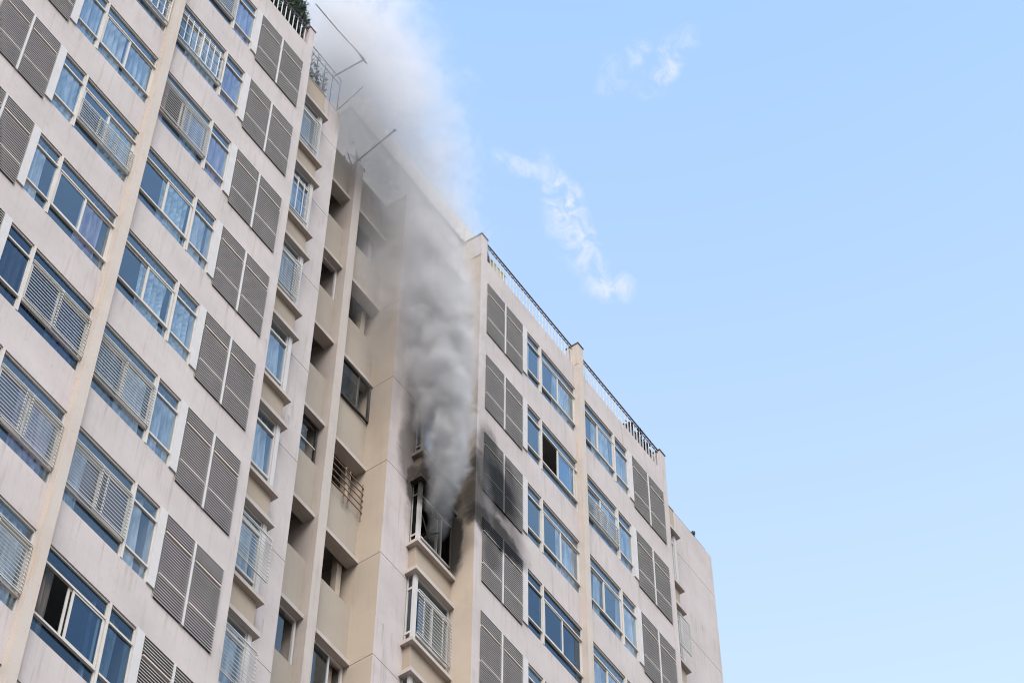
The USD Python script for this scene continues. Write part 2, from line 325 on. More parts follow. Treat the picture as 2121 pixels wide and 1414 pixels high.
def grille_v(x0, x1, zt, zb, y=-0.035, n=9, mids=(0.72, 0.36)):
    x0, x1 = sorted((x0, x1)); m = MB()
    for f in (0.0, 1.0, *mids):
        zc = zb + (zt - zb) * f
        m.box(x0, x1, y, y + 0.012, zc - 0.010, zc + 0.010)
    m.box(x0, x1, y - 0.01, y + 0.02, zb - 0.04, zb - 0.012)
    p = m.build("window_grille", GRILLE, B)
    for i in range(n):
        xc = x0 + 0.03 + (x1 - x0 - 0.06) * i / (n - 1)
        w = 0.030 if i == n // 2 else 0.019
        bar(p, xc - w / 2, xc + w / 2, y - 0.016, y - 0.002, zb - 0.02, zt + 0.02)

CURT = {"white": cloth("white_curtain", (0.46, 0.47, 0.50), (0.84, 0.84, 0.85)), "blue": cloth("pale_blue_curtain", (0.30, 0.35, 0.42), (0.74, 0.78, 0.82)),
        "purple": cloth("mauve_curtain", (0.30, 0.24, 0.36), (0.62, 0.54, 0.64)), "pink": cloth("pink_curtain", (0.34, 0.22, 0.26), (0.60, 0.46, 0.50), 14, check=True),
        "brown": cloth("brown_striped_curtain", (0.10, 0.07, 0.07), (0.34, 0.22, 0.18), 12), "check": cloth("checked_curtain", (0.42, 0.52, 0.60), (0.78, 0.82, 0.84), 8, check=True),
        "grey": cloth("grey_curtain", (0.15, 0.14, 0.14), (0.33, 0.31, 0.30), 10)}
WORD = {"white": "white", "blue": "pale blue", "purple": "mauve", "pink": "pink lace", "brown": "brown", "check": "checked blue", "grey": "grey"}
def curtain(x0, x1, y, zt, zb, kind, label, amp=0.05, waves=7, gather=0.0):
    """a pleated cloth hung inside a window"""
    x0, x1 = sorted((x0, x1)); nx, nz = max(12, int((x1 - x0) * 70)), 10
    r = random.Random(int((x0 * 37 + zt * 11) * 1000) & 0xffff)
    u = np.linspace(0, 1, nx); ph = r.uniform(0, 6); wv = waves * (x1 - x0)
    vs = []
    for j in range(nz + 1):
        t = j / nz
        a = amp * (0.55 + 0.75 * t)
        yy = y + a * np.sin(2 * np.pi * wv * u + ph + 0.9 * np.sin(3 * u + t * 1.5)) + 0.4 * a * np.sin(2 * np.pi * wv * 0.43 * u + 2 * ph)
        xx = x0 + (x1 - x0) * (u * (1 - gather * t * (1 - 0.4 * t)))
        vs.append(np.stack([xx, yy, np.full(nx, zt + (zb - zt) * t) + 0.01 * np.sin(2 * np.pi * wv * u)], 1))
    v = np.vstack(vs); i, j = np.meshgrid(np.arange(nz), np.arange(nx - 1), indexing="ij")
    q = np.stack([i * nx + j, i * nx + j + 1, (i + 1) * nx + j + 1, (i + 1) * nx + j], -1).reshape(-1, 4)
    MB().add(v, np.vstack([q[:, [0, 1, 2]], q[:, [0, 2, 3]]])).build("curtain", CURT[kind], smooth=True, label=label, cat="curtain", group="curtains behind the windows")

ORD = ["top", "second", "third", "fourth", "fifth", "sixth", "seventh", "eighth", "ninth", "tenth"]
def window(c, s, k, st, where):
    """the glazed half bay: sliding pair, mullion, narrow fixed light; transoms run through. d is the distance from the pilaster's middle."""
    zt = -H * k; X = lambda d: c + s * d
    m = MB(); fb = lambda d0, d1, y0, y1, z0, z1: m.box(X(d0), X(d1), y0, y1, zt + z0, zt + z1)
    D0, D1, D2, D3 = 0.110, 1.575, 1.625, 2.20
    fb(D1, D2, -0.010, 0.07, -1.92, -0.002)                        # mullion
    for a, b in ((D0, D1), (D2, D3)):
        fb(a, a + 0.015, 0.022, 0.07, -1.89, -0.04); fb(b - 0.015, b, 0.022, 0.07, -1.89, -0.04)
        fb(a, b, 0.022, 0.07, -0.04, -0.002); fb(a, b, 0.022, 0.07, -1.92, -1.89)
        fb(a + 0.015, b - 0.015, 0.0, 0.046, -0.43, -0.385); fb(a + 0.015, b - 0.015, 0.0, 0.046, -1.575, -1.53)
    gm = st.get("glass", BLUEGLASS)
    opn = st.get("open")
    mid = 0.86
    # sliding sashes: far one (next to the mullion) on the outer track
    sash = [(mid - 0.02, D1 - 0.015, 0.012), (D0 + 0.015, mid + 0.03, 0.036)]
    if opn == "in": sash[1] = (mid - 0.10, D1 - 0.09, 0.036)       # pilaster half left open
    if opn == "out": sash[0] = (D0 + 0.11, mid + 0.08, 0.012)      # mullion half left open
    for a, b, y in sash:
        fb(a, a + 0.045, y, y + 0.021, -1.53, -0.43); fb(b - 0.045, b, y, y + 0.021, -1.53, -0.43)
        fb(a + 0.045, b - 0.045, y, y + 0.021, -0.475, -0.43); fb(a + 0.045, b - 0.045, y, y + 0.021, -1.53, -1.485)
    p = m.build("window", st.get("frame", FRAME), B)
    for a, b, y in sash: pane(p, X(a + 0.045), X(b - 0.045), y + 0.008, zt - 1.485, zt - 0.475, gm)
    for a, b in ((D0 + 0.015, D1 - 0.015), (D2 + 0.015, D3 - 0.015)):
        pane(p, X(a), X(b), 0.047, zt - 0.43, zt - 0.04, gm); pane(p, X(a), X(b), 0.047, zt - 1.89, zt - 1.53, gm)
    pane(p, X(D2 + 0.015), X(D3 - 0.015), 0.030, zt - 1.53, zt - 0.43, gm)
    row = ORD[k + 1]
    for d0, d1, kind, spot in st.get("cur", ()):
        curtain(X(d0), X(d1), 0.155, zt - 0.02, zt - 1.98, kind, f"{WORD[kind]} curtain in {spot}, {row} row from roof, {where}", gather=rng.choice((0, 0, 0.08)))
    g_ = st.get("grille")
    if g_ == "h": grille_h(X(D0 + 0.02), X(D1 - 0.01), zt - 0.41, zt - 1.50, n=13, strips=[X(0.84)] + ([X(0.98)] if k % 2 else []))
    if g_ == "hl": grille_h(X(D0 + 0.02), X(D1 - 0.01), zt - 0.86, zt - 1.50, n=8, strips=[X(0.60), X(0.84), X(1.08)])
    if g_ == "v": grille_v(X(D0 + 0.02), X(D1 + 0.02), zt - 0.42, zt - 1.46)

def half_bay(c, s, k, st, where, single):
    zt = -H * k; X = lambda d: c + s * d
    # wall below the openings; the sill under the windows stands a step higher than under the louvres
    MB().box(X(0.108), X(3.84), 0, 0.2, zt - 3.0, zt - 2.10).box(X(0.108), X(2.37), 0.0, 0.2, zt - 2.10, zt - 1.92).build("spandrel", WALL, B)
    MB().box(X(2.20), X(2.375), -0.030, 0.20, zt - 1.92, zt).build("pier", PIER, B)
    louvre(X(2.385), X(3.073), zt, single); louvre(X(3.127), X(3.835), zt, single)
    MB().box(X(3.075), X(3.125), -0.034, 0.08, zt - 2.10, zt).build("louvre_mullion", PIER, B)
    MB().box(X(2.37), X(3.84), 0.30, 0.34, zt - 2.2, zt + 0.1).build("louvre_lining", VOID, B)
    window(c, s, k, st, where)

def block(c, k0, k1, states, name, single_rows=(), left_edge=3.84):
    x0, x1 = c - 4.09, c + 4.09
    for k in range(k0, k1 + 1):
        for s, side in ((-1, "left"), (1, "right")):
            half_bay(c, s, k, states.get((s, k), {}), f"{name} {side} of pilaster", (s, k) in single_rows)
        zt = -H * k
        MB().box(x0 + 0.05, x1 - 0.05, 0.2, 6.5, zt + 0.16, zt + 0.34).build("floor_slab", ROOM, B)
    zb, zr = -H * k1 - H, -H * k0 + 0.98
    for xa, xb in ((x0, c - 3.84), (c + 3.84, x1)): MB().box(xa, xb, 0, 0.25, zb, zr).build("edge_column", WALL, B)
    MB().box(c - 0.108, c + 0.108, -0.13, 0.2, zb, zr + 0.0).build("pilaster", PILA, B)
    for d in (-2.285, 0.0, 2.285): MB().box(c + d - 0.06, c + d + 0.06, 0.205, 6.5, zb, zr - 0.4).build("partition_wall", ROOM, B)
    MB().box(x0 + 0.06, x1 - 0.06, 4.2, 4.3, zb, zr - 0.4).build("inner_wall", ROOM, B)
    for xa, xb in ((c - 3.84, c - 0.108), (c + 0.108, c + 3.84)):
        MB().box(xa, xb, 0, 0.2, -H * k0, zr).build("parapet", WALL, B)

def bay(xa, s, k, st, where, xw=1.97):
    """the shallow glazed bay beside a block, standing proud of the white wall; t runs away from the block"""
    zt = -H * k; X = lambda t: xa + s * t
    zo, zs = zt + 0.09, zt - 1.94
    MB().box(X(0), X(1.29), 0.45, 0.742, zo, zo + 0.11).build("lintel_ledge", TRIM, B)
    MB().box(X(0), X(1.29), 0.45, 0.742, zs - 0.10, zs).build("sill_ledge", TRIM, B)
    top = -H * k - H + 0.20
    MB().box(X(0), X(1.20), 0.56, 0.742, top, zs - 0.10).build("bay_panel", BEIGE, B)
    MB().box(X(1.09), X(1.19), 0.54, 0.60, zs, zo).build("bay_post", PIER, B)
    # window frame
    m = MB(); t0, t1 = 0.02, 1.09
    for a, b in ((t0, t0 + 0.035), (t1 - 0.03, t1)): m.box(X(a), X(b), 0.57, 0.62, zs, zo)
    for z in (zt - 0.30, zt - 1.62): m.box(X(t0 + 0.035), X(t1 - 0.03), 0.555, 0.62, z - 0.03, z + 0.03)
    m.box(X(t0 + 0.035), X(t1 - 0.03), 0.57, 0.62, zs, zs + 0.035); m.box(X(t0 + 0.035), X(t1 - 0.03), 0.57, 0.62, zo - 0.04, zo)
    for z in (zt - 0.30, zt - 1.62): m.box(X(1.150), X(1.185), 0.60, 0.742, z - 0.03, z + 0.03)
    m.box(X(1.150), X(1.18), 0.715, 0.742, zs, zo)
    if st.get("stile", True) and not st.get("burnt"):
        m.box(X(0.53), X(0.57), 0.565, 0.62, zt - 1.59, zt - 0.33)
    if st.get("burnt"):
        m.box(X(0.36), X(0.40), 0.565, 0.62, zt - 1.59, zt - 0.33); m.box(X(0.50), X(0.53), 0.565, 0.62, zt - 1.59, zt - 0.5)
    p = m.build("bay_window", FRAME, B)
    gm = BLUEGLASS
    if not st.get("burnt"):
        for z0, z1 in ((zt - 0.27, zo - 0.04), (zt - 1.59, zt - 0.33), (zs + 0.035, zt - 1.65)):
            pane(p, X(t0 + 0.035), X(t1 - 0.03), 0.59, z0, z1, gm)
            pane2 = MB().box(X(1.165), X(1.171), 0.602, 0.713, z0, z1); pane2.build("pane", gm, p)
        if st.get("cur"):
            curtain(X(0.04), X(1.02), 0.70, zo - 0.02, zs, st["cur"], f"{WORD[st['cur']]} curtain in bay window {where}, {ORD[k + 1]} row from roof")
        else: pass
    else:
        pane(p, X(t0 + 0.035), X(0.36), 0.59, zt - 1.59, zt - 0.33, DARKGLASS); pane(p, X(t0 + 0.035), X(0.62), 0.59, zt - 0.27, zo - 0.04, BLUEGLASS)
        pane(p, X(t0 + 0.035), X(1.03), 0.59, zs + 0.035, zt - 1.65, BLUEGLASS)
        for z0, z1 in ((zt - 0.27, zo - 0.04), (zt - 1.59, zt - 0.33), (zs + 0.035, zt - 1.65)): MB().box(X(1.165), X(1.171), 0.602, 0.713, z0, z1).build("pane", DARKGLASS, p)
    # room behind
    if st.get("burnt"):
        d = MB()
        d.tube([(X(0.98), 0.57, zt - 1.60), (X(0.90), 0.42, zt - 1.46), (X(0.72), 0.36, zt - 1.30)], 0.016, 5); d.tube([(X(1.04), 0.57, zt - 0.9), (X(0.86), 0.50, zt - 1.58)], 0.014, 5)
        d.tube([(X(0.96), 0.60, zt + 0.02), (X(0.80), 0.44, zt - 0.42), (X(0.82), 0.50, zt - 0.8)], 0.014, 5); d.tube([(X(0.60), 0.60, zt - 0.33), (X(0.72), 0.50, zt - 1.1)], 0.012, 5)
        d.build("burnt_frame", CHAR, B)
    rm = CHAR if st.get("burnt") else ROOM
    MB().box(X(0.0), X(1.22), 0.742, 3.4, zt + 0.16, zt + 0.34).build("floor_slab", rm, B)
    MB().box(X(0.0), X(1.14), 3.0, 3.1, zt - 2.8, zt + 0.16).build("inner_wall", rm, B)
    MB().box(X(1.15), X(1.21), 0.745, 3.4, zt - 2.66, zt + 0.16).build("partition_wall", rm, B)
    g_ = st.get("grille")
    if g_ == "h": grille_h(X(0.0), X(1.10), zt - 0.36, zt - 1.62, y=0.50, n=13, strips=[X(0.30), X(0.92)], side=False)
    if g_ == "hp":
        grille_h(X(0.0), X(1.16), zt - 0.52, zt - 1.66, y=0.34, n=12, strips=[X(0.22)], side=False)
    if g_ == "v": grille_v(X(0.0), X(1.10), zt - 0.36, zt - 1.66, y=0.50, n=6)

# ---- states of the windows read from the photograph
SL, SR, S3 = "sash by pilaster", "sash by mullion", "narrow light"
LEFT = {}
for k in range(-1, 8):
    LEFT[(-1, k)] = {"cur": [(1.62, 2.2, "blue", S3), (0.14, 1.54, "blue", "both sashes")]}
    LEFT[(1, k)] = {"cur": [(1.62, 2.2, "blue", S3), (0.14, 1.54, "blue", "both sashes")]}
LEFT[(-1, 1)] = {"cur": [(1.62, 2.2, "blue", S3), (0.14, 0.80, "blue", SL), (0.86, 1.54, "white", SR)]}
LEFT[(1, -1)] = {"grille": "h", "cur": [(1.62, 2.2, "purple", S3)]}
LEFT[(1, 0)] = {"grille": "v", "cur": [(1.62, 2.2, "purple", S3), (0.6, 1.54, "white", "both sashes")]}
LEFT[(1, 1)] = {"grille": "h", "open": "in", "cur": [(1.62, 2.2, "purple", S3), (0.13, 0.44, "pink", "open gap"), (0.95, 1.54, "blue", SR)]}
LEFT[(1, 2)] = {"cur": [(1.66, 2.12, "white", S3), (0.82, 1.54, "check", SR)]}
LEFT[(1, 3)] = {"cur": [(1.62, 2.2, "check", S3), (0.78, 1.50, "check", SR)]}
LEFT[(1, 4)] = {"grille": "h", "cur": [(1.62, 2.2, "blue", S3), (0.14, 0.84, "grey", SL), (0.86, 1.54, "white", SR)]}
LEFT[(1, 5)] = {"grille": "h", "cur": [(1.66, 1.98, "white", S3), (0.14, 0.62, "blue", SL)]}
LEFT[(1, 6)] = {"glass": DEEPGLASS, "open": "in", "cur": [(1.66, 1.98, "white", S3), (0.22, 0.52, "grey", "open gap"), (1.36, 1.46, "white", SR)]}
LEFT[(-1, -1)] = {"cur": [(0.14, 1.54, "grey", "both sashes")], "grille": "h"}
LEFT[(-1, 0)] = {"cur": [(0.14, 1.54, "grey", "both sashes"), (1.62, 2.2, "blue", S3)], "grille": "v"}
LEFT[(-1, 2)] = {"grille": "hl", "cur": [(1.62, 2.2, "blue", S3), (0.14, 0.80, "check", SL)]}
LEFT[(-1, 3)] = {"cur": [(1.80, 2.2, "white", S3), (0.30, 0.80, "purple", SL)]}
LEFT[(-1, 4)] = {"glass": DEEPGLASS, "grille": "h", "cur": [(1.62, 2.2, "brown", S3), (0.14, 0.80, "purple", SL)]}
LEFT[(-1, 5)] = {"grille": "h", "cur": [(0.14, 1.0, "purple", SL)]}
LEFT[(-1, 6)] = {"grille": "h", "cur": [(0.14, 1.2, "white", "both sashes")]}
RIGHT = {}
RIGHT[(-1, -1)] = {"cur": [(1.9, 2.2, "white", S3), (0.14, 0.84, "white", SL)]}
RIGHT[(-1, 0)] = {"open": "out", "cur": [(0.14, 0.24, "white", SL)]}
RIGHT[(-1, 1)] = {"cur": [(0.14, 0.84, "white", SL)]}
RIGHT[(-1, 2)] = {"glass": DEEPGLASS}
RIGHT[(1, -1)] = {"cur": [(0.80, 1.54, "white", SR), (1.62, 2.2, "blue", S3)]}
RIGHT[(1, 0)] = {"grille": "hl", "cur": [(1.62, 2.2, "blue", S3), (0.86, 1.54, "blue", SR)]}
RIGHT[(1, 1)] = {"cur": [(1.62, 2.2, "white", S3), (0.70, 0.90, "white", SR)]}
RIGHT[(1, 2)] = {"cur": [(0.14, 1.54, "blue", "both sashes")]}
CL, CR = -3.84, 11.03
block(CL, -1, 7, LEFT, "left wing", single_rows={(1, 6), (1, 5), (1, 4), (-1, 4)} | {(1, 3)})
block(CR, -1, 3, RIGHT, "right wing")
XL, XR, XE = CL + 4.09, CR - 4.09, CR + 4.09          # the blocks' edges: 0.25, 6.94, 15.12

# ---- white walls beside the bays, the side wall of the right block
def white_wall(x0, x1, k0, k1, top):
    for k in range(k0, k1 + 1):
        z1 = top if k == k0 else -H * k - 0.008 + H * 0
        zt = -H * k
        MB().box(x0, x1, 0.74, 0.94, zt - H + 0.008, (top if k == k0 else zt - 0.008)).build("wall_panel", WALL, B)
    MB().box(x0 + 0.01, x1 - 0.012, 0.775, 0.93, -H * k1 - H, top - 0.02).build("joint_backing", VOID, B)
W1, W2 = 2.22, 4.87
for (xa, xb, ka, kb) in ((XL + 1.20, W1, -2, 6), (W2, XR - 1.20, -2, 6), (XE + 1.20, 18.5, -2, 3)):
    white_wall(xa, xb, ka, kb, 4.66)
for k in range(-1, 7):
    st1 = {-1: {"grille": "h", "cur": "blue"}, 0: {"grille": "v", "cur": "blue"}, 1: {"grille": "h", "cur": "white"}, 2: {"cur": "white", "stile": False}, 3: {"cur": "white", "stile": False},
           4: {"grille": "hp", "cur": "white"}, 5: {"grille": "hp", "cur": "blue"}, 6: {"cur": "blue"}}[k]
    bay(XL, 1, k, st1, "beside left wing")
    st2 = {2: {"burnt": True}, 3: {"grille": "h"}, 0: {"cur": "white"}}.get(k, {})
    bay(XR, -1, k, st2, "left of right wing")
for k in range(-1, 4):
    bay(XE, 1, k, {-1: {"cur": "white"}, 0: {"grille": "hp"}}.get(k, {}), "at far right")
# top panels of the bays
for xa, s in ((XL, 1), (XR, -1), (XE, 1)):
    MB().box(xa, xa + s * 1.20, 0.56, 0.80, 3.20, 4.20).build("bay_panel", BEIGE, B)
    MB().box(xa, xa + s * 1.22, 0.545, 0.80, 4.20, 4.235).build("coping", TRIM, B)
    MB().box(xa, xa + s * 1.20, 0.80, 0.94, 3.2, 4.66).build("wall_panel", WALL, B)
ZB = -H * 6 - H
MB().box(XR - 0.004, XR + 0.2, 0.25, 1.4, ZB, 4.95).build("side_wall", SIDE, B)
MB().box(XR - 0.004, XR + 0.0, 0.0, 0.25, ZB, 4.02).build("side_wall", SIDE, B)
MB().box(XL - 0.2, XL, 0.25, 1.4, -H * 8, 4.0).build("side_wall", SIDE, B)

# ---- the recess: access galleries either side of a fin
YS, YL = 1.38, 1.28
FIN0, FIN1 = 3.47, 3.72
MB().box(FIN0, FIN1, 1.18, 3.2, ZB, 4.72).build("fin", TRIM, B)
for k in range(-2, 7): MB().box(W2 - 0.004, W2 + 0.010, 0.742, 3.2, -H * k - H + 0.008, min(-H * k - 0.008, 4.66)).build("side_wall", SIDE, B)
MB().box(W2 + 0.012, W2 + 0.15, 0.95, 3.19, ZB, 4.60).build("joint_backing", VOID, B)
MB().box(W1 - 0.2, W1, 0.945, 3.2, ZB, 4.66).build("side_wall", SIDE, B)
for k in range(-1, 7):
    zt = -H * k
    for x0, x1 in ((W1, FIN0), (FIN1, W2 - 0.004)):
        MB().box(x0, x1, YL, YL + 0.27, zt, zt + 0.11).build("gallery_ledge", TRIM, B)
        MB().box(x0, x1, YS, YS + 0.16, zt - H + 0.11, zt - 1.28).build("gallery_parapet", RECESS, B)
        MB().box(x0, x1, YS + 0.17, 3.25, zt + 0.35, zt + 0.50).build("gallery_slab", CORRIDOR, B)
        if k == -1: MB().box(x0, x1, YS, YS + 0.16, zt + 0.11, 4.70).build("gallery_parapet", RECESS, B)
    # pale jamb column inside the right-hand gallery
    if k not in (1,):
        MB().box(4.62, 4.76, 1.60, 1.74, zt - 2.5, zt + 0.34).build("gallery_column", SIDE, B)
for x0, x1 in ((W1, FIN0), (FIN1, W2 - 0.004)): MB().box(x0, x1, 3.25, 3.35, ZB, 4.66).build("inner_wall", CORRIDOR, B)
# glazed and barred gallery openings
def gallery_window(x0, x1, k, mat, y=1.42, bars=1, gl=None, depth=0.05):
    zt = -H * k; z0, z1 = zt - 1.275, zt - 0.003; m = MB(); w = 0.05
    m.box(x0, x0 + w, y, y + depth, z0, z1); m.box(x1 - w, x1, y, y + depth, z0, z1); m.box(x0 + w, x1 - w, y, y + depth, z1 - w, z1); m.box(x0 + w, x1 - w, y, y + depth, z0, z0 + w)
    for i in range(bars):
        xc = x0 + (x1 - x0) * (i + 1) / (bars + 1) + (0.15 if bars == 1 else 0)
        m.box(xc - 0.02, xc + 0.02, y + 0.005, y + depth - 0.005, z0 + w, z1 - w)
    p = m.build("gallery_window", mat, B)
    if gl: pane(p, x0 + w, x0 + (x1 - x0) * 0.66, y + 0.02, z0 + w, z1 - w, gl)
gallery_window(FIN1 + 0.02, W2 - 0.02, 1, DARKFRAME, y=1.32, gl=CLEARGLASS)
gallery_window(W1 + 0.55, FIN0 - 0.01, 0, PIER, bars=0)
gallery_window(W1 + 0.30, FIN0 - 0.03, 2, DARKFRAME, bars=0, gl=CLEARGLASS)
gallery_window(W1 + 0.30, FIN0 - 0.03, 4, PIER, bars=0, gl=CLEARGLASS)
gallery_window(FIN1 + 0.01, W2 - 0.02, 4, PIER, bars=1, gl=CLEARGLASS)
MB().box(W1 + 0.3, FIN0 - 0.08, 1.41, 1.43, -6.80, -6.77).build("gallery_rail", RAILWHITE, B)
m = MB()
for xx in (4.28, 4.42, W2 - 0.03): m.box(xx, xx + 0.025, 1.31, 1.33, -7.62, -6.45)
p = m.build("gallery_grille", RUST, B)
for i in range(5): MB().box(FIN1 + 0.01, W2 - 0.01, 1.285, 1.305, -7.40 + 0.2 * i, -7.385 + 0.2 * i).build("bar", RUST, p)

if slat_rest.v: slat_rest.build("louvre_slats", SLAT, B, kind="stuff")
if bar_rest.v: bar_rest.build("grille_bars", GRILLE, B, kind="stuff")

# ---- body behind and below
MB().box(CL - 4.09, CL - 4.0, 0.25, 9.0, -H * 8, 4.0).build("end_wall", WALL, B)
MB().box(18.4, 18.5, 0.945, 9.0, -H * 8, 4.66).build("end_wall", WALL, B)
MB().box(CL - 4.0, 18.4, 8.9, 9.0, -H * 8, 4.0).build("rear_wall", WALL, B)
MB().box(CL - 4.0, 18.4, 3.4, 8.9, 3.42, 3.58).build("roof_slab", ROOFM, B)
for x0, x1, ya in ((CL - 4.0, XL - 0.2, 0.21), (XL - 0.2, W1 - 0.2, 0.95), (W2 + 0.2, XR + 0.2, 1.41), (XR + 0.2, XE, 0.21), (XE, 18.4, 0.95)):
    MB().box(x0, x1, ya, 3.395, 3.42, 3.58).build("roof_slab", ROOFM, B)
for x0, x1, y0, zt in ((CL - 4.09, XL, 0.0, -24), (XL, W1, 0.56, -21), (W1, W2, 1.3, -21), (W2, XR, 0.56, -21), (XR, XE, 0.0, -12), (XE, 18.5, 0.56, -12)):
    MB().box(x0, x1, y0, 8.9, -ZO, zt).build("lower_wall", WALL, B)

# ---- roof posts and railings
def post(x0, x1, y0, y1, z0, z1, mat=WALL):
    MB().box(x0, x1, y0, y1, z0, z1).build("roof_post", mat, B)
    MB().box(x0 - 0.02, x1 + 0.02, y0 - 0.02, y1 + 0.02, z1, z1 + 0.03).build("post_cap", RAILDARK, B)
post(CR - 0.115, CR + 0.115, -0.13, 0.22, 3.98, 4.86, PILA)
post(XE - 0.25, XE, 0.0, 0.28, 3.98, 4.84)
post(XR - 0.004, XR + 0.24, 0.0, 0.25, 3.98, 4.92)
post(XL - 0.17, XL, 0.0, 0.28, 3.98, 4.9)
post(CL - 0.115, CL + 0.115, -0.13, 0.22, 3.98, 4.86, PILA)
MB().box(XR - 0.02, XR + 0.21, 0.27, 1.4, 4.95, 4.98).build("coping", RAILDARK, B)
def railing(x0, x1, y=0.06):
    m = MB(); m.box(x0, x1, y - 0.02, y + 0.012, 4.862, 4.885); m.box(x0, x1, y - 0.012, y + 0.008, 4.735, 4.752)
    n = round((x1 - x0) / 0.14)
    for i in range(n): m.box(x0 + 0.14 * i + 0.052, x0 + 0.14 * i + 0.076, y - 0.010, y + 0.006, 4.752, 4.862)
    p = m.build("railing", RAILDARK, B)
    for i in range(n): MB().box(x0 + 0.14 * i + 0.055, x0 + 0.14 * i + 0.073, y - 0.008, y + 0.01, 3.98, 4.725).build("baluster", RAILWHITE, p)
railing(XR + 0.24, CR - 0.115); railing(CR + 0.115, XE - 0.25); railing(CL + 0.115, XL - 0.17); railing(CL - 3.8, CL - 0.115)
# roof edge rail along the far right wall
m = MB(); m.box(16.5, 18.25, 0.76, 0.86, 4.66, 4.74)
p = m.build("roof_kerb", RAILDARK, B)
# rail above the left white wall
m = MB(); m.box(0.35, 2.2, 0.80, 0.82, 6.37, 6.39); m.box(0.35, 2.2, 0.80, 0.815, 6.08, 6.095)
for i in range(7): m.box(0.4 + 0.29 * i, 0.413 + 0.29 * i, 0.80, 0.813, 4.66, 6.37)
m.build("roof_trellis", RAILDARK, B)

# ---- stair and lift core above the roof
m = MB(); m.box(6.05, 12.1, 4.0, 8.0, 3.58, 14.05)
m.build("core_wall", COREM, B)
MB().box(5.97, 12.15, 3.92, 8.1, 14.05, 15.0).build("core_parapet", COREB, B)
MB().box(6.55, 7.11, 4.0, 5.2, 15.0, 15.8).build("roof_housing", COREB, B)
MB().box(2.3, 6.0, 5.5, 8.0, 3.58, 11.6).build("core_wall", COREM, B)

# ================================================================== roof clutter
LEAF = leafmat("leaf_dark", (0.05, 0.085, 0.05)); LEAF2 = leafmat("leaf_bluish", (0.06, 0.10, 0.075)); BARK = plain("bark", (0.12, 0.10, 0.085), 0.8)
def plant(name, label, cat, at, h, w, n, leaf, group=None, stems=5, seed=1, d=None):
    """bush or small tree: branching stems and separate leaf blades"""
    r = random.Random(seed); t = thing(name, label, cat, group); st = MB(); lf = MB(); d = d or w
    tips = []
    for i in range(stems):
        a = r.uniform(0, 6.28); tx, ty = math.cos(a) * w * r.uniform(0.2, 1), math.sin(a) * d * r.uniform(0.2, 1); th = h * r.uniform(0.6, 1)
        pts = [(at[0] + tx * q ** 1.5 + 0.03 * r.uniform(-1, 1), at[1] + ty * q ** 1.5, at[2] + th * q) for q in np.linspace(0, 1, 6)]
        st.tube(pts, np.linspace(0.022, 0.006, 6), 5)
        tips += [pts[j] for j in (2, 3, 4, 5)]
        for _ in range(3):
            b = pts[r.choice((2, 3, 4))]; e = (b[0] + r.uniform(-.5, .5) * w, b[1] + r.uniform(-.5, .5) * d, b[2] + r.uniform(0.05, .35) * h)
            st.tube([b, ((b[0] + e[0]) / 2, (b[1] + e[1]) / 2, (b[2] + e[2]) / 2 + 0.03), e], [0.008, 0.006, 0.004], 4); tips.append(e)
    for i in range(n):
        b = r.choice(tips); s = r.uniform(0.6, 1.3) * 0.055
        c = np.array(b) + np.array([r.gauss(0, w * 0.16), r.gauss(0, d * 0.16), r.gauss(0, h * 0.08)])
        u = np.array([r.gauss(0, 1) for _ in range(3)]); u /= np.linalg.norm(u); v = np.cross(u, [r.gauss(0, 1) for _ in range(3)]); v /= np.linalg.norm(v); nn = np.cross(u, v)
        lf.add([c - u * s, c + v * s * 0.45 + nn * s * 0.12, c + u * s * 1.1, c - v * s * 0.45 + nn * s * 0.12], [[0, 1, 2], [0, 2, 3]])
    st.build("stem", BARK, t); lf.build("foliage", leaf, t)
    return t
POT = plain("pot_plastic", (0.035, 0.033, 0.035), 0.5); KHAKI = plain("khaki_sheet", (0.42, 0.40, 0.27), 0.6); TROUGH = plain("trough_concrete", (0.28, 0.29, 0.28), 0.8)
# left roof terrace
plant("roof_bush", "dense dark green bush behind the railing of the left roof terrace", "bush", (-0.70, 0.36, 3.58), 2.2, 0.85, 3600, LEAF, None, 10, 3, 0.3)
plant("roof_tree", "thin bluish green small tree at the corner post of the left roof terrace", "tree", (-0.05, 0.36, 3.58), 2.7, 0.32, 1500, LEAF2, None, 6, 4, 0.3)
MB().box(0.9, 1.9, 0.98, 1.35, 3.585, 5.0).build("plant_trough", TROUGH, label="grey planting trough on the roof edge above the smoke-veiled bay window", cat="planter")
plant("sparse_shrub", "sparse shrub in the smoke on the roof edge, under the first pole", "shrub", (1.72, 1.15, 5.0), 1.5, 0.5, 260, LEAF2, None, 7, 5, 0.3)
plant("leggy_shrub", "leggy shrub beside the roof trellis, half lost in smoke", "shrub", (1.2, 1.15, 5.0), 1.7, 0.45, 120, LEAF2, None, 6, 6, 0.3)
plant("gallery_shrub", "bare twiggy shrub above the recess, behind the third pole", "shrub", (2.9, 1.75, 4.66), 1.3, 0.5, 160, LEAF2, None, 7, 7, 0.3)
plant("twig_bundle", "bundle of bare twigs leaning out over the fin", "plant", (3.75, 1.45, 4.66), 0.75, 0.5, 14, LEAF2, None, 9, 8, 0.5)
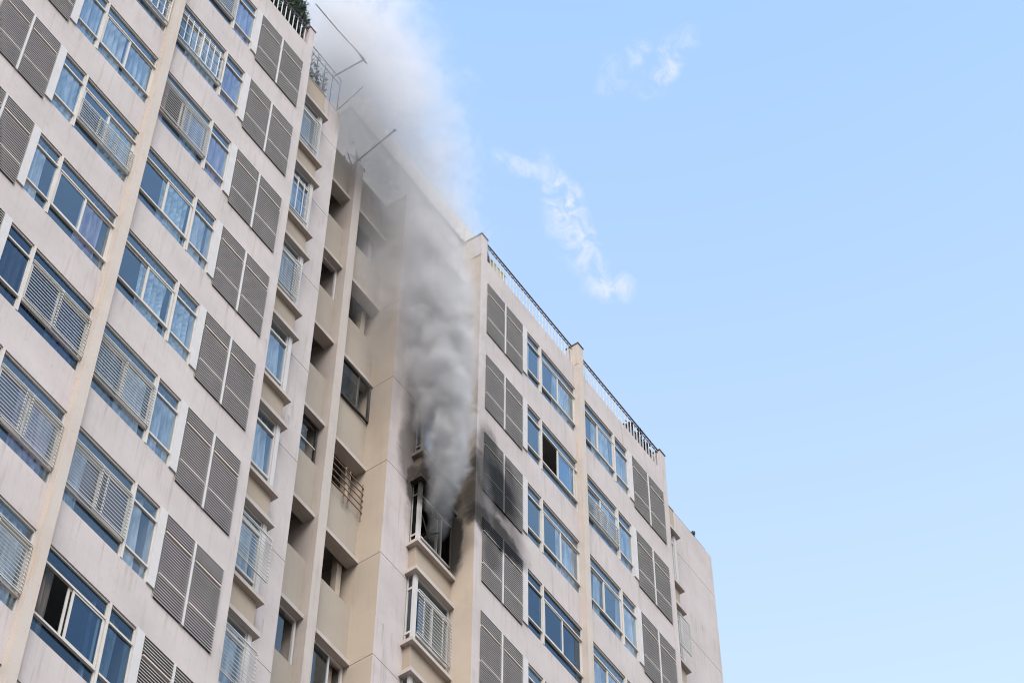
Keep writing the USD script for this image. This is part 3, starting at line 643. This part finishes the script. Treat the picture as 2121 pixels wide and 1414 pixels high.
# right roof terrace
MB().box(7.50, 8.05, 0.10, 0.50, 3.585, 4.50).box(7.47, 8.08, 0.09, 0.53, 4.50, 4.54).build("storage_box", KHAKI, label="khaki metal box behind the railing at the near end of the right roof", cat="box")
plant("potted_shrub", "bluish leafy shrub behind the railing beside the khaki box", "shrub", (7.36, 0.26, 3.75), 1.1, 0.2, 520, LEAF2, None, 7, 9, 0.12)
for i, x in enumerate((13.75, 14.12, 14.5)):
    t = thing("plant_pot", ("black plant pot farthest from the end post of the right roof", "black plant pot in the middle of three by the end post", "black plant pot next to the end post of the right roof")[i], "plant pot", "black pots on the right roof")
    m = MB(); m.hexa([(x + sx * w, 0.27 + sy * w, z) for sx in (-1, 1) for sy in (-1, 1) for z, w in ((3.60, 0.12), (4.55, 0.165))]); m.build("pot_body", POT, t)
    MB().box(x - 0.175, x + 0.175, 0.095, 0.445, 4.55, 4.59).build("rim", POT, t)
    plant("pot_plant", ("green plant in the pot farthest from the end post", "green plant in the middle black pot by the end post", "green plant in the pot next to the end post")[i], "plant", (x, 0.24, 4.58), 0.36, 0.17, 200, LEAF, "plants in the black pots", 6, 20 + i)
plant("roof_weed", "small weed growing on the roof edge of the far right wall", "weed", (17.75, 0.82, 4.72), 0.28, 0.14, 40, LEAF2, None, 5, 31)
# clothes poles and their line
def pole(pts, r, label, parts=()):
    t = thing("clothes_pole", label, "pole", "poles sticking out from the roof")
    MB().tube(pts, r, 8).build("shaft", RAILDARK, t)
    for a in parts: MB().box(*a).build("cross_bar", RAILDARK, t)
pole([(1.95, 0.85, 6.30), (1.95, -0.08, 6.16)], 0.022, "uppermost pole jutting from the roof in the smoke, with a line tied to it", parts=[(1.80, 2.08, -0.06, -0.03, 6.15, 6.18)])
pole([(2.22, 0.85, 5.03), (2.22, 0.12, 5.40)], 0.009, "thin short rod jutting from the roof between the two thick poles")
pole([(3.55, 1.35, 4.86), (3.55, 0.17, 5.29)], 0.020, "lowest thick pole jutting out above the recess fin", parts=[(3.52, 3.58, 0.14, 0.19, 5.27, 5.31)])
MB().tube([(0.06, -0.07, 5.99 ), (0.9, -0.07, 6.02), (1.95, -0.07, 6.17)], 0.011, 6).build("clothes_line", RAILDARK, label="dark line strung from the corner of the left roof to the uppermost pole", cat="line")

# ================================================================== smoke
def smoke(name, label, knots, density, seed, albedo, group=None, fall=(1.05, 0.25), nscale=1.15, warp=0.8):
    """a plume: knots are (z, x, y, radius, density, albedo). The body is a closed tube round them; inside, density is noise shaped by the distance from the plume's curved axis."""
    K = np.array(knots, float); z0, z1 = K[0, 0], K[-1, 0]
    zz = np.linspace(z0, z1, 40); ip = lambda j: np.interp(zz, K[:, 0], K[:, j])
    a = np.arange(20) * 2 * np.pi / 20
    rr = ip(3) * 1.55; rr[0] = rr[0] * 0.5
    v = np.stack([ip(1)[:, None] + rr[:, None] * np.cos(a), ip(2)[:, None] + rr[:, None] * np.sin(a), np.repeat(zz[:, None], 20, 1)], -1).reshape(-1, 3)
    i, j = np.meshgrid(np.arange(39), np.arange(20), indexing="ij")
    q = np.stack([i * 20 + j, i * 20 + (j + 1) % 20, (i + 1) * 20 + (j + 1) % 20, (i + 1) * 20 + j], -1).reshape(-1, 4)
    f = np.vstack([q[:, [0, 1, 2]], q[:, [0, 2, 3]], [[0, j + 1, j] for j in range(1, 19)], [[780, 780 + j, 781 + j] for j in range(1, 19)]])
    T = lambda z: (z - z0) / (z1 - z0)
    ramp = lambda cols: [(T(k[0]), tuple(k[c] if isinstance(c, int) else 0.0 for c in cols)) for k in knots]
    n = {"geo": ("geometry", {}), "sz": ("separate_xyz", {}), "t": ("map_range", {"from_min": z0 + ZO, "from_max": z1 + ZO, "to_min": 0.0, "to_max": 1.0, "clamp": True}),
         "ax": ("rgb_ramp", {"ramp": ramp((1, 2, 3))}), "ap": ("rgb_ramp", {"ramp": ramp((4, 5, 4))}), "sa": ("separate_color", {}), "sp": ("separate_color", {}),
         "dx": ("math", {"math_type": "subtract"}), "dy": ("math", {"math_type": "subtract"}), "dx2": ("math", {"math_type": "multiply"}), "dy2": ("math", {"math_type": "multiply"}),
         "dd": ("math", {"math_type": "add"}), "ds": ("math", {"math_type": "sqrt"}), "dr": ("math", {"math_type": "divide"}),
         "mp": ("mapping", {"location": (seed * 3.1, seed * 1.7, seed * 0.9), "scale": (1.0, 1.0, 0.8)}),
         "nz": ("noise_texture", {"scale": nscale, "detail": 7.0, "roughness": 0.60, "distortion": 0.4}),
         "nm": ("math", {"math_type": "multiply_add", "value2": -2 * warp, "value3": warp}), "e": ("math", {"math_type": "add"}),
         "fall": ("map_range", {"range_type": "smoothstep", "from_min": fall[0], "from_max": fall[1], "to_min": 0.0, "to_max": density, "clamp": True}),
         "den": ("math", {"math_type": "multiply"}), "al": ("rgb_ramp", {"ramp": [(T(k[0]), (k[5] * 0.99, k[5] * 0.968, k[5])) for k in knots]}),
         "vol": ("principled_volume", {"anisotropy": 0.1})}
    l = [("geo.position", "sz.vector"), ("sz.z", "t.value"), ("t.result", "ax.fac"), ("t.result", "ap.fac"), ("ax.color", "sa.color"), ("ap.color", "sp.color"),
         ("sz.x", "dx.value1"), ("sa.r", "dx.value2"), ("sz.y", "dy.value1"), ("sa.g", "dy.value2"), ("dx.value", "dx2.value1"), ("dx.value", "dx2.value2"), ("dy.value", "dy2.value1"), ("dy.value", "dy2.value2"),
         ("dx2.value", "dd.value1"), ("dy2.value", "dd.value2"), ("dd.value", "ds.value1"), ("ds.value", "dr.value1"), ("sa.b", "dr.value2"),
         ("geo.position", "mp.vector"), ("mp.vector", "nz.vector"), ("nz.fac", "nm.value1"), ("dr.value", "e.value1"), ("nm.value", "e.value2"), ("e.value", "fall.value"),
         ("fall.result", "den.value1"), ("sp.r", "den.value2"), ("den.value", "vol.density"), ("t.result", "al.fac"), ("al.color", "vol.color")]
    mat = usdkit.material(stage, f"/World/Looks/{name}_air_{seed}", n, l, volume="vol.volume")
    MB().add(v, f).build(name, mat, label=label, cat="smoke", kind="stuff")
PLUME = [(-4.6, 5.6, 0.1, 0.35, 0.1, 1.0), (-3.0, 5.30, 0.0, 0.85, 0.3, 1.0),
         (-2.0, 5.25, 0.02, 1.02, 0.4, 1.0), (-0.4, 5.18, 0.10, 1.18, 0.5, 1.0), (1.5, 5.15, 0.28, 1.32, 0.55, 0.99), (4.0, 5.02, 0.5, 1.50, 0.48, 0.97), (6.5, 4.76, 0.7, 1.68, 0.38, 0.94),
         (8.6, 4.30, 0.9, 1.80, 0.30, 0.92), (11.0, 3.65, 1.15, 1.80, 0.25, 0.91), (13.2, 2.85, 1.4, 1.8, 0.23, 0.9), (15.5, 2.2, 1.7, 1.8, 0.22, 0.9)]
smoke("smoke", "pale grey smoke drifting up past the roof, wide and half transparent", PLUME, 1.25, 1, 0.9, nscale=1.2, warp=1.0, fall=(1.12, 0.10))
CORE = [(-7.4, 6.25, 0.45, 0.20, 0.8, 0.35), (-6.6, 6.0, 0.18, 0.32, 1.0, 0.7), (-6.0, 5.9, 0.0, 0.42, 1.0, 0.95), (-5.0, 5.82, -0.08, 0.56, 1.0, 1.0), (-3.6, 5.60, -0.12, 0.74, 0.9, 1.0),
        (-2.0, 5.48, -0.08, 0.84, 0.7, 1.0), (-0.4, 5.38, 0.0, 0.92, 0.45, 1.0), (1.5, 5.3, 0.2, 1.0, 0.25, 1.0), (3.5, 5.2, 0.4, 1.1, 0.0, 1.0)]
smoke("smoke", "dense white billowing smoke column pouring from the burnt bay window", CORE, 2.5, 3, 0.9, nscale=1.8, warp=0.95, fall=(1.05, 0.40))
LEAK = [(-6.15, 7.50, -0.05, 0.08, 0.6, 0.9), (-5.7, 7.35, -0.08, 0.14, 0.8, 0.95), (-5.0, 7.14, -0.10, 0.18, 0.6, 0.95), (-4.2, 7.0, -0.12, 0.20, 0.2, 0.95)]
smoke("louvre_smoke", "small wisp of bluish smoke leaking from the burnt louvre of the right wing", LEAK, 0.8, 5, 0.9, nscale=4.0)
VEIL = [(3.4, 3.4, 0.9, 0.8, 0.2, 1.0), (4.6, 2.9, 0.6, 1.9, 0.9, 1.0), (6.0, 2.4, 0.6, 2.2, 1.0, 1.0), (8.0, 2.0, 0.8, 2.2, 0.9, 1.0), (10.0, 1.8, 1.2, 1.9, 0.6, 1.0)]
smoke("drifting_smoke", "thin veil of drifting smoke over the roof edge, poles and roof plants", VEIL, 0.75, 9, 0.9, nscale=0.9, fall=(1.0, 0.0))
HAZE2 = [(-4.5, 4.9, 0.9, 0.4, 0.2, 1.0), (-2.5, 4.6, 0.9, 0.8, 0.8, 1.0), (0.0, 4.4, 0.9, 1.1, 1.0, 1.0), (2.5, 4.2, 0.9, 1.3, 1.0, 1.0), (5.0, 4.2, 1.0, 1.3, 0.7, 1.0)]
smoke("drifting_smoke", "soft haze of smoke spreading from the plume into the recess", HAZE2, 0.24, 13, 0.9, nscale=0.9, fall=(1.0, 0.0))
